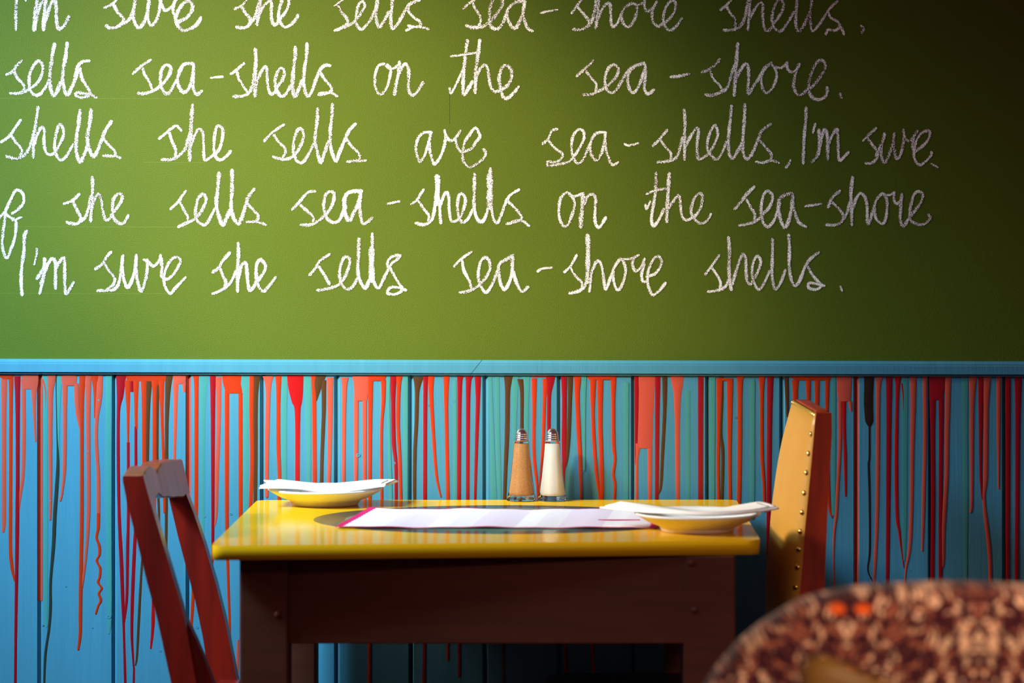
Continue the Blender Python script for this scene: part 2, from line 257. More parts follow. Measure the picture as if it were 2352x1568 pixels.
# ------------------------------------------------------------------ chalk writing (strokes on the wall, traced as hand-drawn lines)
KC = {'A': (0, 0), 'B': (500, 0), 'C': (1000, 0), 'D': (1500, 0), 'E': (0, 230), 'G': (500, 230), 'H': (900, 230), 'I': (1230, 230), 'J': (1680, 230),
      'K': (0, 380), 'L': (380, 380), 'M': (800, 380), 'N': (1200, 380), 'O': (1660, 380), 'P': (0, 520), 'Q': (480, 520), 'R': (1000, 520), 'S': (1500, 520)}
W = [
("I'm", 1, "A45 172,-60 178,0 172,100 172,320/A25 272,-20 280,8/A60 405,-20 385,120 370,320/A55 375,300 400,150 450,30 490,0 485,100 470,320/A50 480,250 530,100 580,0 605,60 610,200 630,310 690,280 745,180"),
("sure", 1, "A35 1130,80 1190,60 1270,-10/A48 1225,45 1270,130 1330,200 1320,250 1250,295 1180,300 1150,275/A45 1250,295 1380,225 1440,120 1465,-10/A48 1465,-20 1440,130 1450,230 1500,300 1560,230 1600,100 1610,-20/A42 1610,-20 1595,150 1610,240 1640,275 1690,220 1720,120 1735,20 1730,-20/A38 1735,20 1770,100 1800,110 1870,60 1910,-10/A40 1890,0 1870,100 1890,190 1910,240/A48 1900,240 1990,210 2060,140 2080,60 2040,10 1980,40 1920,130 1900,220 1930,290 1980,330 2050,315 2130,260 2170,190"),
("she", 1, "B35 185,95 260,60 320,-10/B48 265,80 300,140 350,200 345,260 280,300 205,290/B48 345,260 400,190 430,90 460,-20/B45 470,-40 450,100 425,265/B45 430,220 470,110 540,20 580,20 580,120 585,220 620,270 660,230/B42 650,220 720,150 765,60 770,-20/B45 700,-10 665,100 660,200 700,275 750,290 820,240 870,160"),
("sells", 1, "B35 1265,60 1310,30 1360,-15/B45 1300,55 1340,130 1395,200 1400,250 1340,300 1265,330/B40 1280,325 1400,280 1480,230 1550,140 1590,60 1560,15 1520,60 1500,150 1490,240 1540,315 1590,290 1660,200 1700,100/B50 1735,-30 1715,80 1710,200 1745,290 1790,240 1850,130/B45 1890,-30 1880,100 1870,220 1890,310 1950,250 2010,140 2060,60 2120,20 2190,-5/B38 2060,60 2060,120 2120,190 2180,230 2190,280 2120,290 2060,275/B35 2035,330 2120,290 2200,295 2280,315"),
("sea", 1, "C38 305,90 360,40 420,0/C38 395,10 430,90 480,170 490,240 460,280/C48 335,275 400,295 500,290 580,240 650,170 720,60 710,-20 640,-20 600,60 585,160 590,260 640,315 700,290 750,200 780,130/C48 970,20 880,20 800,80 770,170 820,280 870,300 920,210 950,120 960,30/C45 960,30 950,150 970,240 1000,310 1050,335"),
("-", 1, "C32 1140,140 1230,120 1320,105"),
("shore", 1, "C38 1475,140 1530,60 1590,-20/C42 1540,80 1600,150 1650,210 1660,260 1580,320 1490,315/C48 1650,290 1700,200 1730,60 1740,-20/C45 1765,-30 1755,120 1735,300/C42 1750,220 1800,100 1860,35 1890,60 1895,180 1905,270 1945,280 1990,200 2020,130/C42 2110,40 2040,90 2010,180 2040,270 2090,290 2140,230 2180,120 2160,50 2110,40/C35 2110,40 2200,50 2240,30/C42 2260,0 2260,60 2290,120 2350,90/D42 40,20 0,90 -10,180 10,250 60,285 110,250/D42 110,260 190,190 240,100 240,30 200,10 150,60 115,160 120,260 160,320 210,320 270,260 310,200"),
("shells", 1, "D36 730,105 800,50 850,-10/D36 795,70 840,150 890,210 885,290/D45 765,325 840,325 920,300 980,220 1010,100 1040,-20/D42 1050,-20 1040,150 1025,320/D42 1035,220 1090,110 1150,30 1185,50 1185,180 1200,290 1235,335 1290,290/D42 1290,270 1360,180 1410,70 1380,-10 1330,30 1290,150 1290,260 1340,330 1390,330 1450,250 1520,130/D45 1560,-20 1545,150 1545,270 1575,340 1640,250 1690,130/D40 1720,-20 1700,150 1705,280 1725,335 1790,270 1870,150 1920,80 2000,5/D38 1890,130 1920,190 2000,240 2020,290/D40 1870,370 1890,320 1960,330 2030,300 2060,370"),
(".", 1, "D40 2250,280 2275,310 2255,350"),
("sells", 2, "A42 70,805 140,770 180,710 235,655/A40 155,770 185,840 250,910 260,960 225,1000 160,1010 110,1005/A42 240,1000 300,970 400,900 450,810 465,720 425,660 370,700 325,790 315,900 335,990 385,1030 440,1010 500,930 530,860/A50 590,475 565,600 545,750 540,900 560,1000 585,1030 620,980 660,880/A50 725,465 710,600 685,750 680,880 700,980 725,1025 765,970 810,860 850,760/A45 810,830 840,720 900,665 965,660/A42 870,740 880,830 930,920 970,990 960,1030 880,1055 820,1030 830,1000 900,1010 980,1020 1040,1055"),
("sea", 2, "A40 1440,795 1520,720 1625,650/A38 1545,740 1560,800 1610,880 1640,950/A45 1490,1005 1560,1010 1640,985 1720,940 1790,870 1840,780 1840,720 1790,705 1750,750 1735,840 1745,940 1790,1010 1840,990 1890,900 1920,850/A48 2090,690 2000,690 1950,750 1920,850 1935,940 1980,995 2030,970 2070,880 2090,780 2095,690/A45 2095,690 2085,850 2090,960 2130,1020 2180,980"),
("-", 2, "A32 2280,842 2330,835 2405,828"),
("shells", 2, "B38 145,795 210,750 285,685/B38 210,770 225,840 270,920 320,990/B42 170,1040 260,1040 340,1000 380,900 390,800/B50 405,530 415,620 405,800 405,1040/B42 410,950 440,840 500,730 530,730 535,850 550,960 580,1020 630,980/B46 630,960 700,860 720,780 690,735 650,770 620,880 640,980 690,1040 740,1010 790,920/B52 840,510 835,620 815,800 810,940 830,1040 870,980 910,870/B45 965,470 960,600 935,760 930,900 950,1000 980,1040 1020,980 1070,840 1110,750 1160,705 1215,710/B40 1110,780 1150,850 1220,930 1230,980 1170,1010 1090,1025/B38 1100,1010 1220,1000 1290,1040"),
("on", 2, "B38 1800,690 1740,710 1705,800 1700,920 1730,1000 1780,1010 1830,940 1860,830 1870,740 1830,700/B38 1820,710 1870,745 1930,720 1970,680/B48 1965,670 1955,780 1930,900 1910,1020/B45 1940,850 1990,730 2030,690 2060,740 2065,850 2060,950 2090,1020 2140,1010 2220,890"),
("the", 2, "C32 155,945 165,1010 230,900 300,740/C48 345,435 330,560 310,750 300,900 305,1020 350,970 400,880/C32 170,610 300,590 440,570/C52 480,435 465,560 440,750 430,1000/C40 440,870 470,770 530,700 565,740 580,850 600,940 640,990 690,980/C48 690,980 770,930 820,850 820,760 770,710 720,730 690,830 700,940 730,1040 780,1060 840,1010 900,940"),
("sea", 2, "C42 1530,820 1610,750 1705,660/C36 1630,770 1690,850 1740,910 1730,980/C44 1600,1020 1680,1020 1790,970 1880,910 1960,820 1975,740 1930,700 1870,740 1835,840 1840,940 1890,1000 1950,980 2010,880 2080,770 2160,710 2260,680/C46 2260,690 2150,720 2085,800 2085,920 2130,1000 2180,960 2230,850 2270,720/C46 2270,700 2265,850 2260,960 2300,1015 2360,970"),
("-", 2, "D42 195,830 290,820 385,800"),
("shore", 2, "D44 530,780 610,745 680,690 720,640/D36 620,770 650,850 710,910 745,960/D46 570,1020 640,1030 740,990 800,950 840,830 880,700/D54 915,470 905,600 890,800 875,1030/D46 885,900 930,780 1000,690 1030,740 1030,880 1030,1010 1100,910 1160,820 1220,730 1280,680/D40 1280,680 1200,740 1170,860 1185,960 1230,1005 1290,950 1330,850 1330,770 1280,690/D36 1310,720 1390,730 1450,670/D42 1450,680 1450,740 1500,780 1560,740 1580,690/D44 1570,700 1530,830 1520,940 1560,1020 1620,1010 1680,950/D46 1680,970 1760,890 1840,780 1860,700 1820,650 1760,690 1700,820 1680,950 1710,1040 1770,1075 1840,1060 1880,1010 1880,945"),
(".", 2, "D42 2020,1015 2035,1050"),
("shells", 3, "E42 10,455 100,390 150,320 225,215/E38 125,375 160,440 220,510 240,560 210,610/E42 65,605 150,630 230,620 300,550 345,430 370,330/E42 410,75 395,200 370,380 360,620/E42 370,480 400,380 450,290 480,330 475,450 500,560 550,590 600,560/E42 600,560 660,450 690,360 670,280 640,270 610,350 590,480 610,590 660,650 720,600 790,480/E50 865,110 850,250 825,420 825,560 865,665 910,590 950,480/E50 985,100 970,250 945,400 970,540 1015,610 1060,530 1110,400 1150,310 1205,230/E38 1110,400 1170,480 1240,550 1230,600 1120,600/E36 1120,600 1230,600 1300,625"),
("she", 3, "E38 1720,415 1800,350 1900,280 1960,330/E42 1830,350 1860,450 1900,540 1890,600/E44 1750,640 1850,640 1930,600 2000,530 2030,430 2060,330/E52 2080,50 2070,200 2055,450 2050,650/E40 2060,500 2110,370 2150,310 2190,350 2200,480 2210,640 2270,620 2330,570/G42 -30,590 20,520 50,420 55,320 20,280 -10,290 -35,400 -40,520 -20,610 20,645 80,620 140,550"),
("sells", 3, "G36 505,440 590,350 715,265/G38 610,375 650,440 720,510 730,570 700,620/G42 600,610 680,635 770,630 850,570 910,460 930,370 900,310 860,330 825,430 820,560 860,660 920,670 980,590 1040,470/G46 1080,90 1075,220 1055,380 1060,480 1110,670 1150,580 1200,440/G46 1240,40 1235,180 1215,350 1225,520 1275,660 1310,580 1370,440 1420,330 1490,255/G38 1390,420 1450,500 1520,570 1530,640 1400,665/G34 1400,665 1520,660 1600,650"),
("are", 3, "H40 430,350 350,350 285,410 260,520 280,620 310,660 360,580 400,450 425,350/H42 420,360 405,500 430,620 460,690 520,620 565,500 580,400 570,325/H40 580,370 620,430 680,420 740,330/H36 690,420 710,510 750,560/H42 750,560 850,530 910,450 950,390 905,300 840,370 785,460 770,560 770,650 830,720 900,700 980,640 1015,580 990,530"),
("sea", 3, "I38 75,470 130,430 180,330 235,315/I38 140,430 200,510 290,580 270,640 200,670 140,660/I40 130,665 140,710 250,690 350,670 420,600 490,490 525,400 510,330 460,320 410,380 390,480 400,590 450,680 510,650 560,540 600,440/I42 760,350 680,350 620,400 590,500 610,600 660,650 710,580 745,450 755,360/I40 750,360 755,500 790,620 830,700 890,670"),
("-", 3, "I32 965,470 1010,490 1110,465"),
("shells", 3, "I40 1270,490 1340,420 1420,325/I36 1350,430 1400,500 1460,570 1460,630/I44 1320,670 1420,660 1520,620 1560,520 1590,400/I48 1605,105 1615,200 1610,400 1610,640/I44 1620,500 1670,400 1740,300 1760,340 1745,480 1750,590 1770,640 1860,590/I40 1860,590 1930,480 1970,370 1940,270 1890,340 1860,440 1860,540 1900,600 1960,640 2020,560 2060,450/I46 2120,60 2105,200 2085,400 2090,560 2125,630 2180,560 2230,460/J48 145,45 140,200 125,400 125,560 165,635 220,580 290,420 330,330 425,260/J40 310,440 370,510 430,580 430,640/J38 265,665 340,675 430,650 515,680"),
(",", 3, "J36 635,650 620,690 590,725"),
("I'm", 3, "J46 805,80 805,200 785,400 775,685/J32 905,255 880,350/J48 945,320 950,450 935,590 870,665/J50 955,500 980,380 1010,320 1035,400 1040,640/J42 1050,480 1090,380 1140,310 1150,400 1155,560 1165,650 1210,620 1265,560"),
("sure", 3, "J40 1425,435 1490,370 1560,305/J40 1475,410 1520,480 1580,560 1570,630 1510,680 1450,680/J44 1560,600 1600,520 1640,430 1655,360/J44 1650,370 1620,520 1625,620 1660,675 1700,600 1740,480 1760,360/J44 1760,360 1755,500 1780,630 1820,600 1850,500 1865,380 1855,320/J40 1865,370 1890,430 1940,430 2010,330/J40 1975,400 1955,480 1980,560/J40 1990,550 2070,490 2130,420 2145,350 2110,330 2040,370 1990,460 1970,570 1990,660 2040,700 2100,660 2160,590 2155,560"),
("'", 3, "J24 2160,685 2230,725"),
("of", 4, "K40 -60,620 50,500 110,380 160,280 200,265 250,310 255,400 200,470 130,520/K42 60,500 50,600 30,750 30,900 75,1000 120,900 160,780 175,650 165,590 110,560 60,520/K36 140,590 230,560"),
("she", 4, "K42 695,410 780,380 855,310/K42 790,390 830,480 870,560 850,620 790,630 720,610/K44 850,610 920,560 960,440 985,330/K44 1000,125 1000,300 990,450 980,600/K40 990,470 1030,350 1065,310 1095,370 1110,480 1145,590 1200,560/K44 1200,540 1270,450 1320,360 1310,310 1270,310 1225,370 1215,480 1225,560 1280,620 1340,620 1385,540"),
("sells", 4, "L36 55,470 140,390 180,330 220,275/L36 160,400 200,480 240,550 240,600/L44 140,660 230,620 330,570 400,470 440,370 410,310 360,350 330,450 330,560 370,620 430,640 480,570 530,470/L52 580,80 565,250 550,400 570,520 620,645 660,570 700,480/L52 720,50 720,250 710,450 740,570 790,630 830,550 870,420 900,330 960,255/L42 890,420 950,480 1000,540 980,600 880,610/L34 880,610 990,610 1085,640"),
("sea", 4, "L40 1370,475 1450,390 1540,290 1620,280/L40 1460,430 1530,490 1600,560 1590,600/L46 1465,640 1560,640 1650,600 1740,520 1800,430 1825,310 1780,280 1730,320 1710,450 1740,560 1800,610 1870,600 1910,530 1950,440/L54 2120,280 2020,280 1950,320 1930,420 1950,540 1990,590 2040,500 2090,400 2110,290/L44 2110,290 2100,450 2115,570 2145,630 2235,565"),
("-", 4, "M38 425,415 490,400 550,390"),
("shells", 4, "M38 680,415 745,370 780,310 815,260/M38 755,380 810,460 870,540 860,590/M44 730,620 810,640 880,610 920,540 940,400/M68 960,115 965,200 960,330 950,420/M42 985,380 990,500 1000,620/M42 990,450 1030,330 1060,290 1085,340 1090,470 1110,590 1160,600 1210,560/M44 1210,560 1250,460 1265,370 1240,310 1200,320 1180,420 1190,540 1230,610 1290,580 1340,480/M46 1365,85 1360,250 1360,450 1390,570 1440,610 1480,560 1510,460/M50 1535,40 1533,130/M84 1530,110 1528,300 1530,450/M40 1545,440 1570,580 1610,620 1650,540 1690,430 1740,330 1845,260/M40 1730,390 1800,460 1860,530 1860,590 1710,630/M40 1720,630 1850,590 1950,650"),
("on", 4, "N42 480,290 420,340 395,440 400,560 440,650 490,640 530,550 565,430 545,350 500,300/N36 540,340 610,320 655,300/N60 655,310 650,430 635,560 630,665/N44 660,430 700,340 760,310 790,360 785,480 785,600 830,670 900,560"),
("the", 4, "N34 1330,425 1340,470 1380,390/N36 1340,310 1430,270 1560,250/N46 1445,80 1440,250 1420,400 1395,560 1415,650 1470,590 1530,470/N52 1585,85 1575,250 1565,450 1560,605/N40 1580,460 1640,370 1690,320 1705,400 1720,530 1765,590 1840,560/N42 1840,560 1890,520 1930,440 1945,340 1915,300 1860,350 1825,450 1830,530 1880,600 1940,625 2000,590 2035,525"),
("sea", 4, "O48 130,470 200,390 260,310 340,230/O44 260,370 300,450 345,520 340,600/O44 180,645 280,630 370,590 440,520 510,440 540,340 500,280 450,300 420,400 415,510 440,620 490,660 550,600 590,500 620,400/O52 750,300 670,320 610,370 600,480 630,600 670,670 710,600 740,480 760,320/O46 755,310 760,430 790,540 830,620 900,660"),
("-", 4, "O36 895,440 1060,415"),
("shore", 4, "O46 1140,450 1170,370 1210,320 1265,275/O42 1170,390 1240,450 1300,530 1290,600 1220,640 1120,640/O40 1290,600 1340,520 1370,400/O50 1405,125 1385,280 1390,450 1395,640/O44 1400,480 1440,360 1490,300 1540,350 1560,450 1560,620/O48 1575,630 1610,530 1640,430/O42 1730,300 1660,370 1640,480 1660,580 1720,630 1760,580 1775,460 1770,360 1730,300/O36 1740,310 1800,320 1850,290/O42 1855,290 1850,370 1880,410 1930,370 1935,310/O48 1930,330 1920,480 1920,590 1950,650 2000,590 2040,510/O42 2020,560 2090,470 2150,380 2160,310 2120,280 2070,310 2040,400 2020,500 2030,590 2110,635 2180,630 2240,570 2220,530"),
("I'm", 5, "P48 290,50 265,100 260,250 235,450 230,600 240,740/P32 395,240 400,280 370,410/P48 480,350 470,450 400,560/P44 490,400 470,550 430,720/P48 440,620 500,450 560,350 600,390 600,500 600,670/P46 610,450 650,370 690,340 700,420 700,560 710,720 750,680 795,605"),
("sure", 5, "P44 1030,460 1110,400 1150,330 1200,275/P38 1130,400 1180,480 1240,560 1220,630 1150,680/P44 1055,695 1150,690 1230,680 1280,620 1310,480 1325,320/P46 1330,315 1320,450 1340,580 1380,660 1430,570 1465,430 1475,310/P46 1475,310 1470,450 1490,600 1525,700 1560,620 1590,480 1590,360/P42 1555,360 1610,390 1660,430 1720,370 1735,310/P44 1735,320 1750,430 1740,520/P40 1740,530 1800,570 1870,520 1930,430 1950,360 1900,330 1840,370 1790,470 1770,560 1790,660 1840,725 1900,660 2005,550"),
("she", 5, "Q46 40,495 110,440 150,370 225,285/Q46 125,460 150,530 180,590 175,650/Q42 40,725 110,700 190,650 250,580 290,480/Q50 315,180 320,300 310,450 310,700/Q48 320,560 350,430 395,390 410,480 420,600 440,690 490,640 520,570/Q46 515,600 590,500 610,420 560,360 520,400 510,500 530,630 590,700 650,640 720,550"),
("sells", 5, "Q40 1085,525 1150,450 1200,370 1305,300/Q48 1190,440 1250,530 1300,620/Q44 1170,690 1290,670 1400,630 1460,560 1510,440 1520,350 1470,330 1430,400 1410,520 1440,630 1500,680 1560,640 1600,560/Q50 1620,130 1615,300 1610,500 1640,600 1690,665 1730,580/Q44 1765,80 1765,250/Q76 1760,240 1755,400 1760,580/Q44 1770,560 1800,640 1840,660 1890,560 1940,460/Q40 1940,440 1930,390 1970,330 2060,310 2040,350 1960,420 1990,510 2050,610 2090,680 2020,730 1930,720 1960,660 2050,660 2130,690"),
("sea", 5, "R38 205,430 280,350 390,275/R42 290,370 310,480 370,590 385,660/R44 265,710 350,700 450,650 540,560 590,460 580,370 540,335 490,380 465,490 475,610 540,710 600,650 650,540 690,430/R48 840,310 760,360 690,410 685,520 710,630 750,680 800,600 830,480 830,330/R48 835,320 835,450 870,590 920,690 960,695 1000,650"),
("-", 5, "R36 1105,485 1160,455 1255,445"),
("shore", 5, "R38 1395,490 1460,430 1525,310/R36 1460,440 1510,530 1580,600 1580,650/R46 1450,720 1540,700 1610,650 1640,560/R64 1645,90 1650,250 1645,450 1640,600/R42 1690,480 1665,700/R44 1670,600 1710,440 1760,370 1800,440 1820,580 1840,680 1890,560 1940,430 2000,350/R42 2000,350 1940,420 1920,540 1945,650 1980,685 2030,600 2055,480 2040,400 2010,350/R36 2010,350 2100,350 2195,310/R42 2150,340 2130,400 2160,480 2220,440 2260,350/R44 2260,400 2230,500 2240,590 2290,590/S42 -70,540 20,510 80,430 90,360 50,320 0,360 -45,460 -60,580 -40,680 0,740 60,700 135,610"),
("shells", 5, "S38 565,515 630,430 715,310/S38 640,450 700,540 730,610 720,660/S42 590,705 690,690 780,650 820,560/S52 815,120 825,250 820,450 830,600 845,680/S48 860,620 900,470 960,310 1000,340 1005,480 1020,600 1060,620/S42 1070,600 1130,490 1165,380 1130,320 1090,370 1070,480 1085,590 1140,680 1200,610 1260,480/S44 1290,135 1290,300 1285,480 1295,600 1325,680 1380,600 1430,470/S48 1465,90 1475,250 1470,420 1490,560 1530,640 1580,590 1640,440 1700,350 1790,280/S42 1670,430 1720,520 1790,600 1820,640 1760,680 1680,660 1690,610 1770,620 1850,640"),
(".", 5, "S36 2025,650 2040,690"),
]
LN = ['', 'top', 'second', 'third', 'fourth', 'lowest']
PUNC = {'-': 'dash', '.': 'full stop', ',': 'comma', "'": 'short tick'}
lay = 0
for word, line, data in W:
    vs, fs, ed = [], [], []
    for st in data.split('/'):
        head, *pp = st.split(' '); x0, y0 = KC[head[0]]; wid = float(head[1:])/4.704
        pts = [(x0+float(a)/4.704, y0+float(b)/4.704) for a, b in (p.split(',') for p in pp)]
        for e0, e1 in ((0, 1), (-1, -2)):
            dx, dy_ = pts[e0][0]-pts[e1][0], pts[e0][1]-pts[e1][1]; dl = math.hypot(dx, dy_); ex = wid*(0.28 if len(pts) > 3 else 0.36)
            pts[e0] = (pts[e0][0]+dx/dl*ex, pts[e0][1]+dy_/dl*ex)
        c = catmull(pts, 7); L = [0.0]
        for a, b in zip(c, c[1:]): L.append(L[-1]+math.hypot(b[0]-a[0], b[1]-a[1]))
        tot = L[-1]; n = len(c); lay += 1; base = len(vs)
        # extend ends a little so the round caps cover the traced tips
        for i in range(n):
            a = c[max(0, i-1)]; b = c[min(n-1, i+1)]; tx, ty = b[0]-a[0], b[1]-a[1]; l = math.hypot(tx, ty) or 1; tx /= l; ty /= l
            hw = wid*0.5*(0.90+0.10*math.sin(L[i]*0.13+lay)); s = min(L[i], tot-L[i])
            if s < hw: hw *= max(0.45, math.sqrt(max(0.0, 1-(1-s/hw)**2)))
            dy = -0.00025-lay*0.0000012-0.00012*L[i]/max(tot, 1)
            for sgn in (-1, 0, 1):
                p = P(c[i][0]-ty*hw*sgn, c[i][1]+tx*hw*sgn, ZW); vs.append((p.x, dy, p.z)); ed.append(abs(sgn))
        for i in range(n-1):
            for k in (0, 1): q = base+3*i+k; fs.append((q, q+1, q+4, q+3))
    lb = ('white chalk %s on the %s line' % (PUNC[word], LN[line])) if word in PUNC else 'white chalk word reading %s on the %s line' % (word, LN[line])
    o = obj('chalk_mark' if word in PUNC else 'chalk_word', (vs, fs), MATS['chalk'], wall, label=lb)
    at = o.data.attributes.new('edge', 'FLOAT', 'POINT'); at.data.foreach_set('value', [float(e) for e in ed])
